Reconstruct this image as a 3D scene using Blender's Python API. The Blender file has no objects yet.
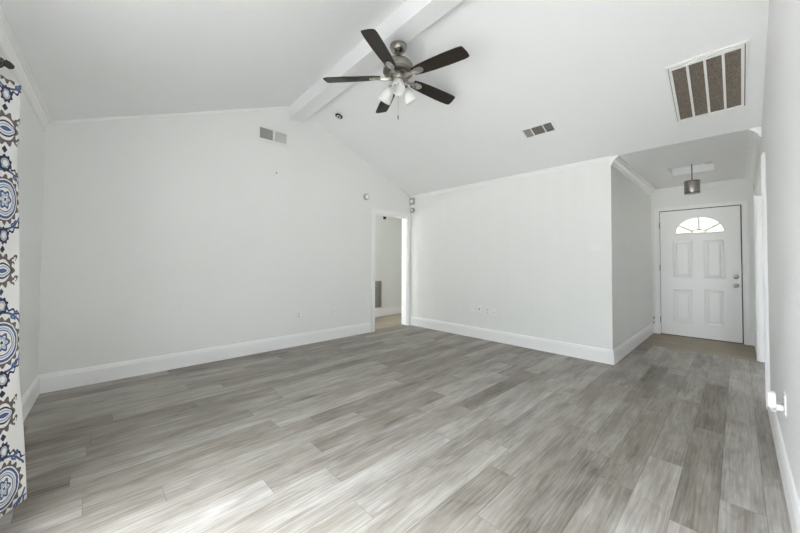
import bpy, bmesh, math, random
from math import pi, sin, cos, radians
from mathutils import Matrix, Vector
random.seed(4)
S = bpy.context.scene
COL = S.collection

# ---------------------------------------------------------------- camera, light, exposure
CAM = (4.2752, -4.3808, 1.1645)
YAW, PIT, ROLL, FPX = 0.8061, 0.022, 0.004, 324.2614
fw = Vector((-sin(YAW), cos(YAW), 0)); rt = Vector((cos(YAW), sin(YAW), 0)); up = Vector((0, 0, 1))
F = fw * cos(PIT) + up * sin(PIT); U = up * cos(PIT) - fw * sin(PIT)
R = rt * cos(ROLL) + U * sin(ROLL); U = U * cos(ROLL) - rt * sin(ROLL)
cd = bpy.data.cameras.new('camera'); cam = bpy.data.objects.new('camera', cd); COL.objects.link(cam)
cd.sensor_width = 36; cd.lens = FPX / 800 * 36; cd.shift_y = -0.0137; cd.clip_start = 0.02
m = Matrix((R, U, -F)).transposed().to_4x4(); m.translation = Vector(CAM); cam.matrix_world = m
S.camera = cam

XR_ = 4.44; SKY = 16.0; SUN = 21.0
w = bpy.data.worlds.new('sky'); S.world = w; w.use_nodes = True
bg = w.node_tree.nodes['Background']; bg.inputs[0].default_value = (0.89, 0.95, 1.0, 1); bg.inputs[1].default_value = SKY
# overcast sky: bright overhead, dimmer towards the tree-lined horizon
_t = w.node_tree; _g = _t.nodes.new('ShaderNodeTexCoord'); _s = _t.nodes.new('ShaderNodeSeparateXYZ'); _r = _t.nodes.new('ShaderNodeMapRange')
_t.links.new(_g.outputs['Generated'], _s.inputs[0]); _t.links.new(_s.outputs[2], _r.inputs[0]); _m = _t.nodes.new('ShaderNodeMath'); _m.operation = 'MULTIPLY_ADD'; _m.inputs[1].default_value = -.45; _m.inputs[2].default_value = 1.0   # brighter on the sun's side
_k = _t.nodes.new('ShaderNodeMath'); _k.operation = 'MULTIPLY'
_t.links.new(_s.outputs[0], _m.inputs[0]); _t.links.new(_m.outputs[0], _k.inputs[0]); _t.links.new(_r.outputs[0], _k.inputs[1]); _t.links.new(_k.outputs[0], bg.inputs[1])
_r.inputs[1].default_value = 0.0; _r.inputs[2].default_value = 1.0; _r.inputs[3].default_value = SKY * .28; _r.inputs[4].default_value = SKY * 2.0
def portal(name, loc, rot, sx, sy):
    l = bpy.data.lights.new(name, 'AREA'); l.shape = 'RECTANGLE'; l.size = sx; l.size_y = sy
    l.cycles.is_portal = True
    o = bpy.data.objects.new(name, l); COL.objects.link(o); o.location = loc; o.rotation_euler = rot
portal('patio_door_portal', (3.23, -5.01, 1.02), (radians(90), 0, -.045), 2.15, 2.05)
portal('passage_window_portal', (-0.60, -3.54, 1.25), (radians(90), 0, 0), 1.1, 2.0)
portal('side_room_window_portal', (5.225, -1.04, 1.52), (radians(90), 0, 0), .85, 1.15)
sl = bpy.data.lights.new('sun', 'SUN'); sl.energy = SUN; sl.angle = radians(1); sl.color = (1, .99, .97)
so = bpy.data.objects.new('sun', sl); COL.objects.link(so); so.rotation_euler = (0, radians(-25), 0); so.location = (-8, -10, 12)
S.view_settings.view_transform = 'Standard'; S.view_settings.look = 'None'
S.view_settings.gamma = 1; S.view_settings.use_curve_mapping = False
S.view_settings.exposure = 0.27
S.cycles.max_bounces = 16; S.cycles.diffuse_bounces = 12; S.cycles.caustics_reflective = False

# ---------------------------------------------------------------- room numbers (metres)
L = -4.687          # window wall at the gable corner
SK = -.045          # the window wall and the ridge run a little off square
LD = Vector((1, SK, 0)).normalized(); LN = Vector((-SK, 1, 0)).normalized()
HC = 2.4127         # eave / hall ceiling height
HP = 3.3617         # ridge height
YP = -2.3178        # ridge line
XH = 3.2609         # end of the partition wall, start of the hall
YD = 2.5046         # front door wall
XR = 4.44           # right wall
T = 0.12

# ---------------------------------------------------------------- node helpers
def mat(name, col=(.8, .8, .8), rough=.5, metal=0.0, **kw):
    M = bpy.data.materials.new(name); M.use_nodes = True
    b = M.node_tree.nodes['Principled BSDF']
    b.inputs['Base Color'].default_value = (*col, 1); b.inputs['Roughness'].default_value = rough
    b.inputs['Metallic'].default_value = metal
    for k, v in kw.items(): b.inputs[k.replace('_', ' ')].default_value = v
    return M
class N:
    def __init__(s, M): s.t = M.node_tree; s.b = s.t.nodes.get('Principled BSDF')
    def new(s, k, **kw):
        n = s.t.nodes.new(k)
        for a, v in kw.items(): setattr(n, a, v)
        return n
    def put(s, sock, v):
        if hasattr(v, 'is_output') or isinstance(v, bpy.types.NodeSocket): s.t.links.new(v, sock)
        else: sock.default_value = v
    def math(s, op, a, b=0.0, c=0.0, clamp=False):
        n = s.new('ShaderNodeMath', operation=op); n.use_clamp = clamp
        s.put(n.inputs[0], a); s.put(n.inputs[1], b); s.put(n.inputs[2], c); return n.outputs[0]
    def mix(s, f, a, b, bt='MIX'):
        n = s.new('ShaderNodeMix', data_type='RGBA', blend_type=bt)
        s.put(n.inputs[0], f)
        for i, v in ((6, a), (7, b)):
            s.put(n.inputs[i], (*v, 1) if isinstance(v, tuple) and len(v) == 3 else v)
        return n.outputs[2]
    def ramp(s, f, stops, interp='LINEAR'):
        n = s.new('ShaderNodeValToRGB'); e = n.color_ramp.elements; n.color_ramp.interpolation = interp
        while len(e) < len(stops): e.new(.5)
        for x, (p, c) in zip(e, stops): x.position = p; x.color = (*c, 1) if isinstance(c, tuple) else (c, c, c, 1)
        s.put(n.inputs[0], f); return n.outputs[0]
    def noise(s, vec, scale, detail=3, rough=.5, dist=0):
        n = s.new('ShaderNodeTexNoise'); s.put(n.inputs['Vector'], vec)
        n.inputs['Scale'].default_value = scale; n.inputs['Detail'].default_value = detail
        n.inputs['Roughness'].default_value = rough; n.inputs['Distortion'].default_value = dist
        return n.outputs[0]
    def coord(s, k='Object'): return s.new('ShaderNodeTexCoord').outputs[k]
    def sep(s, v):
        n = s.new('ShaderNodeSeparateXYZ'); s.put(n.inputs[0], v); return n.outputs
    def comb(s, x, y, z):
        n = s.new('ShaderNodeCombineXYZ')
        for i, v in enumerate((x, y, z)): s.put(n.inputs[i], v)
        return n.outputs[0]
    def bump(s, h, strength, dist=.01, normal=None):
        n = s.new('ShaderNodeBump'); s.put(n.inputs['Height'], h)
        n.inputs['Strength'].default_value = strength; n.inputs['Distance'].default_value = dist
        if normal: s.put(n.inputs['Normal'], normal)
        s.t.links.new(n.outputs[0], s.b.inputs['Normal']); return n.outputs[0]

# ---------------------------------------------------------------- materials
def paint(name, col, rough, scale, strength, dist=.004):
    M = mat(name, col, rough); n = N(M); c = n.coord()
    big = n.noise(c, 1.3, 3)
    n.put(n.b.inputs['Base Color'], n.mix(big, tuple(x * .975 for x in col), tuple(min(1, x * 1.02) for x in col)))
    n.bump(n.noise(c, scale, 4, .6), strength, dist)
    return M
WALL = (.83, .838, .822)
M_wall = paint('wall_paint', WALL, .55, 55, .25)
M_wall_rough = paint('knockdown_wall_paint', (.83, .83, .84), .5, 26, .55, .008)
M_ceil = paint('ceiling_paint', (.868, .872, .88), .7, 60, .2)
M_trim = mat('white_gloss_trim', (.90, .90, .90), .3)
M_door = mat('white_door_paint', (.92, .92, .915), .33)
M_white = mat('white_plastic', (.86, .86, .85), .35)
M_offwhite = mat('aged_white_plastic', (.74, .74, .71), .4)
M_dark = mat('black_gap_rubber', (.02, .02, .02), .7)
M_slot = mat('dark_slot', (.05, .05, .05), .6)
def panelling():
    M = mat('painted_panelling', WALL, .42); n = N(M); x, y, z = n.sep(n.coord())
    a = n.math('ADD', x, y)                      # runs along x on one face, along y on the other
    row = n.math('MULTIPLY', a, 1 / .203)
    fr = n.math('FRACT', row)
    e = n.math('MINIMUM', fr, n.math('SUBTRACT', 1.0, fr))
    fr2 = n.math('FRACT', n.math('MULTIPLY', a, 1 / .087))
    e2 = n.math('MINIMUM', fr2, n.math('SUBTRACT', 1.0, fr2))
    g = n.math('MULTIPLY', n.ramp(e, [(0, 0.0), (.02, 1.0)]), n.ramp(e2, [(0, 0.45), (.04, 1.0)]))
    streak = n.noise(n.comb(n.math('MULTIPLY', a, 22.0), n.math('MULTIPLY', z, .8), 0.0), 1, 4)
    h = n.math('ADD', g, n.math('MULTIPLY', streak, 1.4))
    n.bump(h, .35, .003)
    n.put(n.b.inputs['Base Color'], n.mix(n.noise(n.comb(n.math('MULTIPLY', a, 9.0), n.math('MULTIPLY', z, .7), 3.0), 1, 3), (.81, .818, .802), (.85, .858, .842)))
    return M
M_panel = panelling(); M_panel.node_tree.nodes['Principled BSDF'].inputs['Roughness'].default_value = .5

def planks(name, dark, mid, light, along='y', width=.155, length=1.22, rough=.42, var=1.0):
    M = mat(name, mid, rough); n = N(M); x, y, z = n.sep(n.coord())
    if along == 'x': x, y = y, x
    row = n.math('FLOOR', n.math('MULTIPLY', n.math('SUBTRACT', x, .012), 1 / width))
    wn = n.new('ShaderNodeTexWhiteNoise', noise_dimensions='1D'); n.put(wn.inputs['W'], row)
    yy = n.math('ADD', n.math('MULTIPLY', y, 1 / length), n.math('MULTIPLY', wn.outputs[0], 7.0))
    cell = n.math('FLOOR', yy)
    wn2 = n.new('ShaderNodeTexWhiteNoise', noise_dimensions='2D'); n.put(wn2.inputs['Vector'], n.comb(row, cell, 0.0))
    rnd = wn2.outputs[0]
    r3 = n.sep(wn2.outputs[1])
    off = n.math('MULTIPLY', rnd, 37.0)
    gx = n.math('ADD', x, off)
    # long smoky grain
    g1 = n.noise(n.comb(n.math('MULTIPLY', gx, 10.0), n.math('ADD', n.math('MULTIPLY', y, 1.5), off), off), 1, 5, .55, .35)
    g2 = n.noise(n.comb(n.math('MULTIPLY', gx, 95.0), n.math('MULTIPLY', y, 4.0), off), 1, 4, .6, .3)
    cath = n.noise(n.comb(n.math('MULTIPLY', gx, 5.0), n.math('MULTIPLY', y, .9), off), 1, 2, .5, 0)
    rings = n.math('FRACT', n.math('MULTIPLY', cath, 9.0))
    rings = n.ramp(rings, [(0, 0.25), (.12, 1.0), (.85, .8), (1.0, .25)])
    cloud = n.noise(n.comb(n.math('MULTIPLY', gx, 7.0), n.math('MULTIPLY', y, 3.2), off), 1, 4, .6, 0)
    v = n.math('ADD', n.math('ADD', n.math('MULTIPLY', g1, .62), n.math('MULTIPLY', cloud, .38)), n.math('MULTIPLY', n.math('SUBTRACT', g2, .5), .72))
    v = n.math('ADD', v, n.math('MULTIPLY', n.math('SUBTRACT', rings, .75), .09))
    v = n.math('ADD', v, n.math('MULTIPLY', n.math('SUBTRACT', r3[0], .5), .27 * var))
    col = n.ramp(v, [(.12, dark), (.5, mid), (.86, light)])
    col = n.mix(n.math('MULTIPLY', r3[1], .22), col, tuple(c * f for c, f in zip(mid, (1.06, 1.0, .88))))
    # knots
    vo = n.new('ShaderNodeTexVoronoi'); vo.inputs['Scale'].default_value = 1.0
    n.put(vo.inputs['Vector'], n.comb(n.math('MULTIPLY', gx, 5.0), n.math('MULTIPLY', y, 1.6), off))
    kn = n.ramp(vo.outputs[0], [(.0, 1.0), (.05, .6), (.16, 0.0)])
    pick = n.math('GREATER_THAN', n.sep(vo.outputs[1])[0], .55)
    col = n.mix(n.math('MULTIPLY', n.math('MULTIPLY', kn, pick), .55), col, tuple(c * .5 for c in dark))
    # seams
    fx = n.math('FRACT', n.math('MULTIPLY', n.math('SUBTRACT', x, .012), 1 / width)); fy = n.math('FRACT', yy)
    ex = n.math('MULTIPLY', n.math('MINIMUM', fx, n.math('SUBTRACT', 1.0, fx)), width)
    ey = n.math('MULTIPLY', n.math('MINIMUM', fy, n.math('SUBTRACT', 1.0, fy)), length)
    e = n.math('MINIMUM', ex, ey)
    seam = n.ramp(n.math('MULTIPLY', e, 100.0), [(0.0, 1.0), (.08, 1.0), (.22, 0.0)])
    col = n.mix(n.math('MULTIPLY', seam, .36), col, tuple(c * .45 for c in dark))
    # dried paint flecks left on the boards
    vf = n.new('ShaderNodeTexVoronoi'); vf.inputs['Scale'].default_value = 3.3; n.put(vf.inputs['Vector'], n.comb(x, y, 0.0))
    fl = n.math('MULTIPLY', n.math('LESS_THAN', vf.outputs[0], .022), n.math('GREATER_THAN', n.sep(vf.outputs[1])[1], .6))
    col = n.mix(fl, col, (.78, .78, .77))
    n.put(n.b.inputs['Base Color'], col)
    n.put(n.b.inputs['Roughness'], n.math('ADD', rough, n.math('MULTIPLY', n.math('SUBTRACT', g2, .5), .25)))
    hb = n.math('SUBTRACT', n.math('MULTIPLY', g2, .25), n.math('MULTIPLY', seam, 1.0))
    n.b.inputs['Specular IOR Level'].default_value = .28
    n.bump(hb, .25, .002)
    return M
M_floor = planks('grey_vinyl_planks', (.068, .054, .040), (.262, .240, .214), (.485, .467, .443))
M_entry = planks('brown_entry_planks', (.12, .09, .058), (.275, .225, .158), (.37, .31, .23), 'x', .16, .9, .42, .5)
M_pass = planks('tan_passage_planks', (.20, .16, .12), (.38, .32, .25), (.50, .43, .36), 'y', .155, 1.2, .4, .6)

def brushed(name, col, rough):
    M = mat(name, col, rough, 1.0); n = N(M); x, y, z = n.sep(n.coord())
    g = n.noise(n.comb(n.math('MULTIPLY', x, 40.0), n.math('MULTIPLY', y, 40.0), n.math('MULTIPLY', z, 500.0)), 1, 2)
    n.put(n.b.inputs['Roughness'], n.math('ADD', rough - .08, n.math('MULTIPLY', g, .16)))
    return M
M_nickel = brushed('brushed_nickel', (.36, .335, .30), .25)
M_nickel_dark = brushed('dark_nickel', (.22, .205, .19), .33)
M_chrome = mat('satin_chrome', (.70, .69, .67), .22, 1.0)
M_iron = mat('dark_bronze_metal', (.055, .05, .045), .4, .8)
def bladewood():
    M = mat('dark_walnut_blade', (.05, .035, .025), .38); n = N(M); x, y, z = n.sep(n.coord())
    g = n.noise(n.comb(n.math('MULTIPLY', x, 5.0), n.math('MULTIPLY', y, 90.0), z), 1, 4, .6, .6)
    n.put(n.b.inputs['Base Color'], n.ramp(g, [(.25, (.012, .009, .007)), (.6, (.026, .019, .014)), (.85, (.048, .035, .024))]))
    return M
M_blade = bladewood(); M_blade.node_tree.nodes['Principled BSDF'].inputs['Specular IOR Level'].default_value = .3
M_frost = mat('frosted_white_glass', (.86, .86, .84), .3, 0.0, Transmission_Weight=.12, IOR=1.25)
M_filter = mat('dusty_filter', (.14, .12, .10), .9)
n_ = N(M_filter); c_ = n_.coord()
sp = n_.noise(c_, 130, 3, .7); x_, y_, z_ = n_.sep(c_)
ln = n_.math('FRACT', n_.math('MULTIPLY', y_, 75.0))
n_.put(n_.b.inputs['Base Color'], n_.mix(n_.ramp(ln, [(0, .15), (.5, .7)]), n_.ramp(sp, [(.35, (.055, .042, .032)), (.65, (.30, .25, .20))]), n_.ramp(sp, [(.35, (.12, .10, .08)), (.65, (.26, .23, .20))])))
M_slat = mat('grey_vent_slats', (.42, .41, .39), .5)
M_slat_lt = mat('light_vent_slats', (.60, .60, .58), .5)
M_rust = mat('dusty_pink_grey_slats', (.36, .31, .28), .6)
M_duct = mat('dark_duct', (.03, .03, .03), .9)
def drum():
    M = mat('brushed_drum_metal', (.34, .32, .30), .38, .9); n = N(M); x, y, z = n.sep(n.coord())
    a = n.math('ARCTAN2', y, x)
    g = n.noise(n.comb(n.math('MULTIPLY', a, 60.0), n.math('MULTIPLY', z, 4.0), 0.0), 1, 3)
    g2 = n.noise(n.comb(n.math('MULTIPLY', a, 3.0), n.math('MULTIPLY', z, 160.0), 0.0), 1, 3)
    n.put(n.b.inputs['Base Color'], n.ramp(n.math('MULTIPLY', n.math('ADD', g, g2), .5), [(.3, (.20, .185, .17)), (.7, (.46, .44, .41))]))
    return M
M_drum = drum()
def glassmat(name, tint=(1, 1, 1), gloss=.06):
    M = bpy.data.materials.new(name); M.use_nodes = True; t = M.node_tree; t.nodes.clear()
    o = t.nodes.new('ShaderNodeOutputMaterial'); mx = t.nodes.new('ShaderNodeMixShader')
    a = t.nodes.new('ShaderNodeBsdfTransparent'); g = t.nodes.new('ShaderNodeBsdfGlossy')
    a.inputs[0].default_value = (*tint, 1); g.inputs['Roughness'].default_value = .02; mx.inputs[0].default_value = gloss
    t.links.new(a.outputs[0], mx.inputs[1]); t.links.new(g.outputs[0], mx.inputs[2]); t.links.new(mx.outputs[0], o.inputs[0])
    return M
M_glass = glassmat('clear_glass')
M_creamglass = glassmat('cream_fanlight_glass', (.50, .475, .40), .03)
M_alu = mat('white_aluminium_frame', (.75, .75, .74), .4)
M_ground = mat('concrete_patio', (.38, .37, .35), .8)

def suzani():
    M = mat('suzani_curtain_print', (.8, .79, .76), .85); n = N(M)
    u, v, _ = n.sep(n.coord('UV'))             # metres along the cloth and up it
    P = .617
    wob = n.noise(n.comb(u, v, 0.0), 30, 2)
    wv = n.math('MULTIPLY', n.math('SUBTRACT', wob, .5), .012)
    uu = n.math('SUBTRACT', n.math('FRACT', n.math('ADD', n.math('MULTIPLY', u, 1 / .26), .5)), .5)
    uu = n.math('ADD', n.math('MULTIPLY', uu, .36), wv)   # the print is stretched along the height of the cloth
    base = n.mix(n.noise(n.comb(u, v, 0.0), 140, 2), (.70, .69, .67), (.80, .79, .775))
    BLUE = (.06, .105, .23); NAVY = (.022, .028, .065); PALE = (.30, .37, .48); TAUPE = (.12, .10, .09)
    col = base
    def dist(v0, sy=1.0, u0=0.0):
        vv = n.math('SUBTRACT', n.math('FRACT', n.math('ADD', n.math('MULTIPLY', n.math('SUBTRACT', v, v0), 1 / P), .5)), .5)
        vv = n.math('MULTIPLY', vv, P * sy)
        a = n.math('SUBTRACT', uu, u0)
        d = n.math('SQRT', n.math('ADD', n.math('MULTIPLY', a, a), n.math('MULTIPLY', vv, vv)))
        return d, n.math('ARCTAN2', vv, a), a, vv
    def band(d, lo, hi): return n.math('MULTIPLY', n.math('GREATER_THAN', d, lo), n.math('LESS_THAN', d, hi))
    def lobes(d, th, r0, amp, k, ph=0.0):
        return n.math('SUBTRACT', d, n.math('MULTIPLY', n.math('COSINE', n.math('ADD', n.math('MULTIPLY', th, float(k)), ph)), amp))
    # large medallion
    d, th, a, vv = dist(.308)
    col = n.mix(n.math('MULTIPLY', n.math('GREATER_THAN', d, .089), n.math('LESS_THAN', lobes(d, th, 0, .008, 16), .103)), col, TAUPE)
    col = n.mix(band(d, .072, .083), col, BLUE)
    col = n.mix(band(d, .060, .066), col, PALE)
    col = n.mix(band(d, .051, .056), col, BLUE)
    col = n.mix(band(lobes(d, th, 0, .006, 6), .026, .038), col, BLUE)
    col = n.mix(band(lobes(d, th, 0, .005, 6), .014, .022), col, PALE)
    col = n.mix(n.math('LESS_THAN', d, .007), col, NAVY)
    # arches over and under the medallion
    for s in (1, -1):
        q = n.math('MULTIPLY', band(d, .123, .133), n.math('GREATER_THAN', n.math('MULTIPLY', vv, float(s)), .055))
        col = n.mix(q, col, BLUE)
        q = n.math('MULTIPLY', band(lobes(d, th, 0, .006, 22), .140, .150), n.math('GREATER_THAN', n.math('MULTIPLY', vv, float(s)), .085))
        col = n.mix(q, col, NAVY)
    # eye with petals
    d, th, a, vv = dist(0.0)
    col = n.mix(n.math('MULTIPLY', n.math('GREATER_THAN', d, .050), n.math('LESS_THAN', lobes(d, th, 0, .009, 10), .069)), col, TAUPE)
    dl = n.math('ADD', n.math('ABSOLUTE', vv), n.math('MULTIPLY', n.math('MULTIPLY', a, a), 9.0))
    col = n.mix(band(dl, .028, .036), col, NAVY)
    col = n.mix(band(dl, .016, .022), col, PALE)
    col = n.mix(n.math('LESS_THAN', dl, .010), col, BLUE)
    # flowers
    for v0 in (.152, .465):
        d, th, a, vv = dist(v0)
        f = lobes(d, th, 0, .004, 9)
        col = n.mix(n.math('MULTIPLY', n.math('GREATER_THAN', d, .022), n.math('LESS_THAN', f, .036)), col, NAVY)
        col = n.mix(n.math('LESS_THAN', d, .020), col, PALE)
        col = n.mix(n.math('LESS_THAN', d, .014), col, base)
    # little diamonds
    for v0, u0 in ((.092, .005), (.525, .005), (.03, .11), (.59, .11), (.2, .11), (.42, .11)):
        d, th, a, vv = dist(v0, 1.0, u0)
        dm = n.math('ADD', n.math('ABSOLUTE', a), n.math('ABSOLUTE', vv))
        col = n.mix(n.math('LESS_THAN', dm, .017), col, NAVY)
    # leafy scrolls in the side strips
    for v0 in (.045, .20, .415, .57):
        for u0 in (.075, -.075):
            d, th, a, vv = dist(v0, 1.0, u0)
            col = n.mix(n.math('MULTIPLY', band(lobes(d, th, 0, .006, 3), .010, .022), n.math('GREATER_THAN', n.math('ADD', a, n.math('MULTIPLY', vv, .6)), -.010)), col, TAUPE if v0 in (.045, .57) else BLUE)
    d, th, a, vv = dist(.308, 1.0, .18); col = n.mix(band(lobes(d, th, 0, .010, 5), .030, .042), col, TAUPE)
    d, th, a, vv = dist(0.0, 1.0, .18); col = n.mix(band(lobes(d, th, 0, .010, 7), .030, .045), col, BLUE)
    n.put(n.b.inputs['Base Color'], col)
    n.bump(n.noise(n.comb(u, v, 0.0), 900, 1), .15, .001)
    return M
M_curtain = suzani()

# ---------------------------------------------------------------- mesh helpers
class MB:
    def __init__(s): s.bm = bmesh.new()
    def _add(s, verts, faces, M=None, smooth=False):
        vs = [s.bm.verts.new(M @ Vector(v) if M else v) for v in verts]
        for f in faces:
            try: q = s.bm.faces.new([vs[i] for i in f]); q.smooth = smooth
            except ValueError: pass
        return vs
    def box(s, a, b, M=None, bev=0.0):
        x0, y0, z0 = [min(p, q) for p, q in zip(a, b)]; x1, y1, z1 = [max(p, q) for p, q in zip(a, b)]
        v = [(x0, y0, z0), (x1, y0, z0), (x1, y1, z0), (x0, y1, z0), (x0, y0, z1), (x1, y0, z1), (x1, y1, z1), (x0, y1, z1)]
        f = [(3, 2, 1, 0), (4, 5, 6, 7), (0, 1, 5, 4), (1, 2, 6, 5), (2, 3, 7, 6), (3, 0, 4, 7)]
        vs = s._add(v, f, M)
        if bev:
            es = list({e for q in vs for e in q.link_edges})
            bmesh.ops.bevel(s.bm, geom=es, offset=bev, segments=2, affect='EDGES', profile=.5)
        return s
    def lathe(s, prof, seg=32, M=None, smooth=True):
        v = []; f = []; n = len(prof)
        for k in range(seg):
            a = 2 * pi * k / seg
            for r, z in prof: v.append((r * cos(a), r * sin(a), z))
        for k in range(seg):
            k2 = (k + 1) % seg
            for i in range(n - 1): f.append((k * n + i, k2 * n + i, k2 * n + i + 1, k * n + i + 1))
        s._add(v, f, M, smooth)
        bmesh.ops.remove_doubles(s.bm, verts=s.bm.verts, dist=1e-5)
        return s
    def tube(s, pts, r, seg=10, M=None, cap=True):
        pts = [Vector(p) for p in pts]; rs = r if isinstance(r, (list, tuple)) else [r] * len(pts)
        v = []; f = []
        prev = None
        for i, p in enumerate(pts):
            d = (pts[min(i + 1, len(pts) - 1)] - pts[max(i - 1, 0)]).normalized()
            a = prev - d * prev.dot(d) if prev else d.orthogonal()
            a.normalize(); prev = a; b = d.cross(a)
            for k in range(seg):
                t = 2 * pi * k / seg; v.append(p + (a * cos(t) + b * sin(t)) * rs[i])
        for i in range(len(pts) - 1):
            for k in range(seg):
                k2 = (k + 1) % seg; f.append((i * seg + k, i * seg + k2, (i + 1) * seg + k2, (i + 1) * seg + k))
        if cap: f += [tuple(range(seg))[::-1], tuple((len(pts) - 1) * seg + k for k in range(seg))]
        s._add(v, f, M, True); return s
    def prism(s, poly, h0, h1, M=None, smooth=False):
        """polygon in local xy, from z=h0 to z=h1"""
        n = len(poly); v = [(x, y, h0) for x, y in poly] + [(x, y, h1) for x, y in poly]
        f = [tuple(range(n))[::-1], tuple(range(n, 2 * n))] + [(i, (i + 1) % n, n + (i + 1) % n, n + i) for i in range(n)]
        s._add(v, f, M, smooth); return s
    def plate(s, outer, holes, h0, h1, M=None):
        """polygon with holes, local xy, thickness h0..h1"""
        tb = bmesh.new(); loops = [outer] + holes; es = []
        for lp in loops:
            vs = [tb.verts.new((x, y, 0)) for x, y in lp]
            es += [tb.edges.new((vs[i], vs[(i + 1) % len(vs)])) for i in range(len(vs))]
        bmesh.ops.triangle_fill(tb, edges=es, use_beauty=True)
        tb.verts.index_update()
        base = [tuple(q.co) for q in tb.verts]; tri = [tuple(q.index for q in fc.verts) for fc in tb.faces]
        n = len(base); tb.free()
        v = [(x, y, h0) for x, y, _ in base] + [(x, y, h1) for x, y, _ in base]
        f = [t[::-1] for t in tri] + [tuple(i + n for i in t) for t in tri]
        k = 0
        for lp in loops:
            c = len(lp)
            f += [(k + i, k + (i + 1) % c, n + k + (i + 1) % c, n + k + i) for i in range(c)]; k += c
        s._add(v, f, M); return s
    def build(s, name, material, parent=None, loc=None, recalc=True):
        if recalc: bmesh.ops.recalc_face_normals(s.bm, faces=s.bm.faces)
        me = bpy.data.meshes.new(name); s.bm.to_mesh(me); s.bm.free(); me.materials.append(material)
        o = bpy.data.objects.new(name, me); COL.objects.link(o)
        if parent: o.parent = parent
        if loc is not None: o.location = loc
        return o
def tag(o, label, cat, group=None, kind=None):
    o['label'] = label; o['category'] = cat
    if group: o['group'] = group
    if kind: o['kind'] = kind
    return o
def struct(o, label=None, cat=None):
    o['kind'] = 'structure'
    if label: o['label'] = label
    if cat: o['category'] = cat
    return o
def thing(name, label, cat, M=Matrix(), group=None, kind=None):
    o = bpy.data.objects.new(name, None); o.empty_display_size = .1; COL.objects.link(o); o.matrix_world = M
    return tag(o, label, cat, group, kind)
def frame3(o, x, y, z):
    """matrix with local axes x, y, z (vectors) at o"""
    m = Matrix((Vector(x), Vector(y), Vector(z))).transposed().to_4x4(); m.translation = Vector(o); return m

# wall frames: local x runs along the wall to the right as seen from the room, local y up, local z out into the room
def on_gable(y, z): return frame3((0, y, z), (0, 1, 0), (0, 0, 1), (1, 0, 0))
def on_partition(x, z): return frame3((x, 0, z), (1, 0, 0), (0, 0, 1), (0, -1, 0))
def on_hall(y, z): return frame3((XH, y, z), (0, 1, 0), (0, 0, 1), (1, 0, 0))
def on_entry(x, z): return frame3((x, YD, z), (1, 0, 0), (0, 0, 1), (0, -1, 0))
def on_right(y, z): return frame3((XR, y, z), (0, -1, 0), (0, 0, 1), (-1, 0, 0))
def on_window(x, z): return frame3((x, L, z), (-1, 0, 0), (0, 0, 1), (0, 1, 0))
sr = HP - HC
_v = Vector((0, YP, sr)).normalized()
def on_slope(x, y): return frame3((x, y, HC + sr * y / YP), (1, 0, 0), _v, Vector((1, 0, 0)).cross(_v) * 1.0) if Vector((1, 0, 0)).cross(_v).z < 0 else frame3((x, y, HC + sr * y / YP), (1, 0, 0), _v, -Vector((1, 0, 0)).cross(_v))

# ---------------------------------------------------------------- floors
b = MB(); b.box((0, L - .02, -.06), (XR + .02, 1.43, 0)); struct(b.build('floor', M_floor), 'grey wood-look plank floor of the living room', 'floor')
b = MB(); b.box((XH - .02, 1.43, -.06), (XR + .02, YD + .01, 0)); struct(b.build('floor.001', M_entry), 'brown plank floor just inside the front door', 'floor')
b = MB(); b.box((-1.2, -3.4, -.06), (0, 1.9, -.001)); struct(b.build('floor.002', M_pass), 'tan plank floor of the passage behind the doorway', 'floor')
b = MB(); b.box((XR + .02, -.9, -.06), (6.2, 1.9, -.001)); struct(b.build('floor.003', M_floor), 'plank floor beyond the cased opening on the right', 'floor')
b = MB(); b.box((-30, -40, -.25), (40, 40, -.15)); struct(b.build('ground', M_ground), 'concrete ground outside the house', 'ground')

# ---------------------------------------------------------------- walls
def gable_h(y): return HC + sr * y / YP if y > YP else HC + sr * (y - L) / (YP - L)
def gable_piece(b, x0, x1, y0, y1, z0, top=.03):
    pts = [(y0, z0), (y1, z0), (y1, gable_h(y1) + top)]
    if y0 < YP < y1: pts.append((YP, HP + top))
    pts.append((y0, gable_h(y0) + top))
    b.prism(pts, x0, x1, frame3((0, 0, 0), (0, 1, 0), (0, 0, 1), (1, 0, 0)))
DY0, DY1, DZ = -.875, -.095, 2.01       # doorway in the gable wall
b = MB(); gable_piece(b, -T, 0, L - T, DY0, -.06); gable_piece(b, -T, 0, DY0, DY1, DZ); gable_piece(b, -T, 0, DY1, T, -.06)
struct(b.build('wall_gable', M_wall), 'long white gable wall with a doorway at its right end', 'wall')
b = MB(); b.box((-T, 0, -.06), (XH, T, HC + .05)); b.box((XH - T, T, -.06), (XH, YD + T, HC + .05))
struct(b.build('wall_partition', M_panel), 'white painted panelling between the living room and the hall', 'wall')
FX0, FX1, FZ = 3.355, 4.335, 2.045      # front door opening
b = MB(); b.plate([(XH - T, -.06), (FX0, -.06), (FX0, FZ), (FX1, FZ), (FX1, -.06), (XR + T, -.06), (XR + T, HC + .05), (XH - T, HC + .05)], [], YD, YD + .14, frame3((0, 0, 0), (1, 0, 0), (0, 0, 1), (0, -1, 0)) @ Matrix.Scale(-1, 4, (0, 0, 1)))
struct(b.build('wall_entry', M_wall), 'white wall around the front door', 'wall')
OY0, OY1, OZ = -.39, 1.437, 2.0         # cased opening in the right wall
b = MB()
gable_piece(b, XR, XR + T, L - T - .25, OY0, -.06, .12)
b.box((XR, 0, OZ), (XR + T, YD + T, HC + .03)); b.box((XR, OY1, -.06), (XR + T, YD + T, OZ))
gable_piece(b, XR, XR + T, OY0, 0, OZ + .0001)
struct(b.build('wall_right', M_wall_rough), 'textured white wall along the right edge', 'wall')
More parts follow.
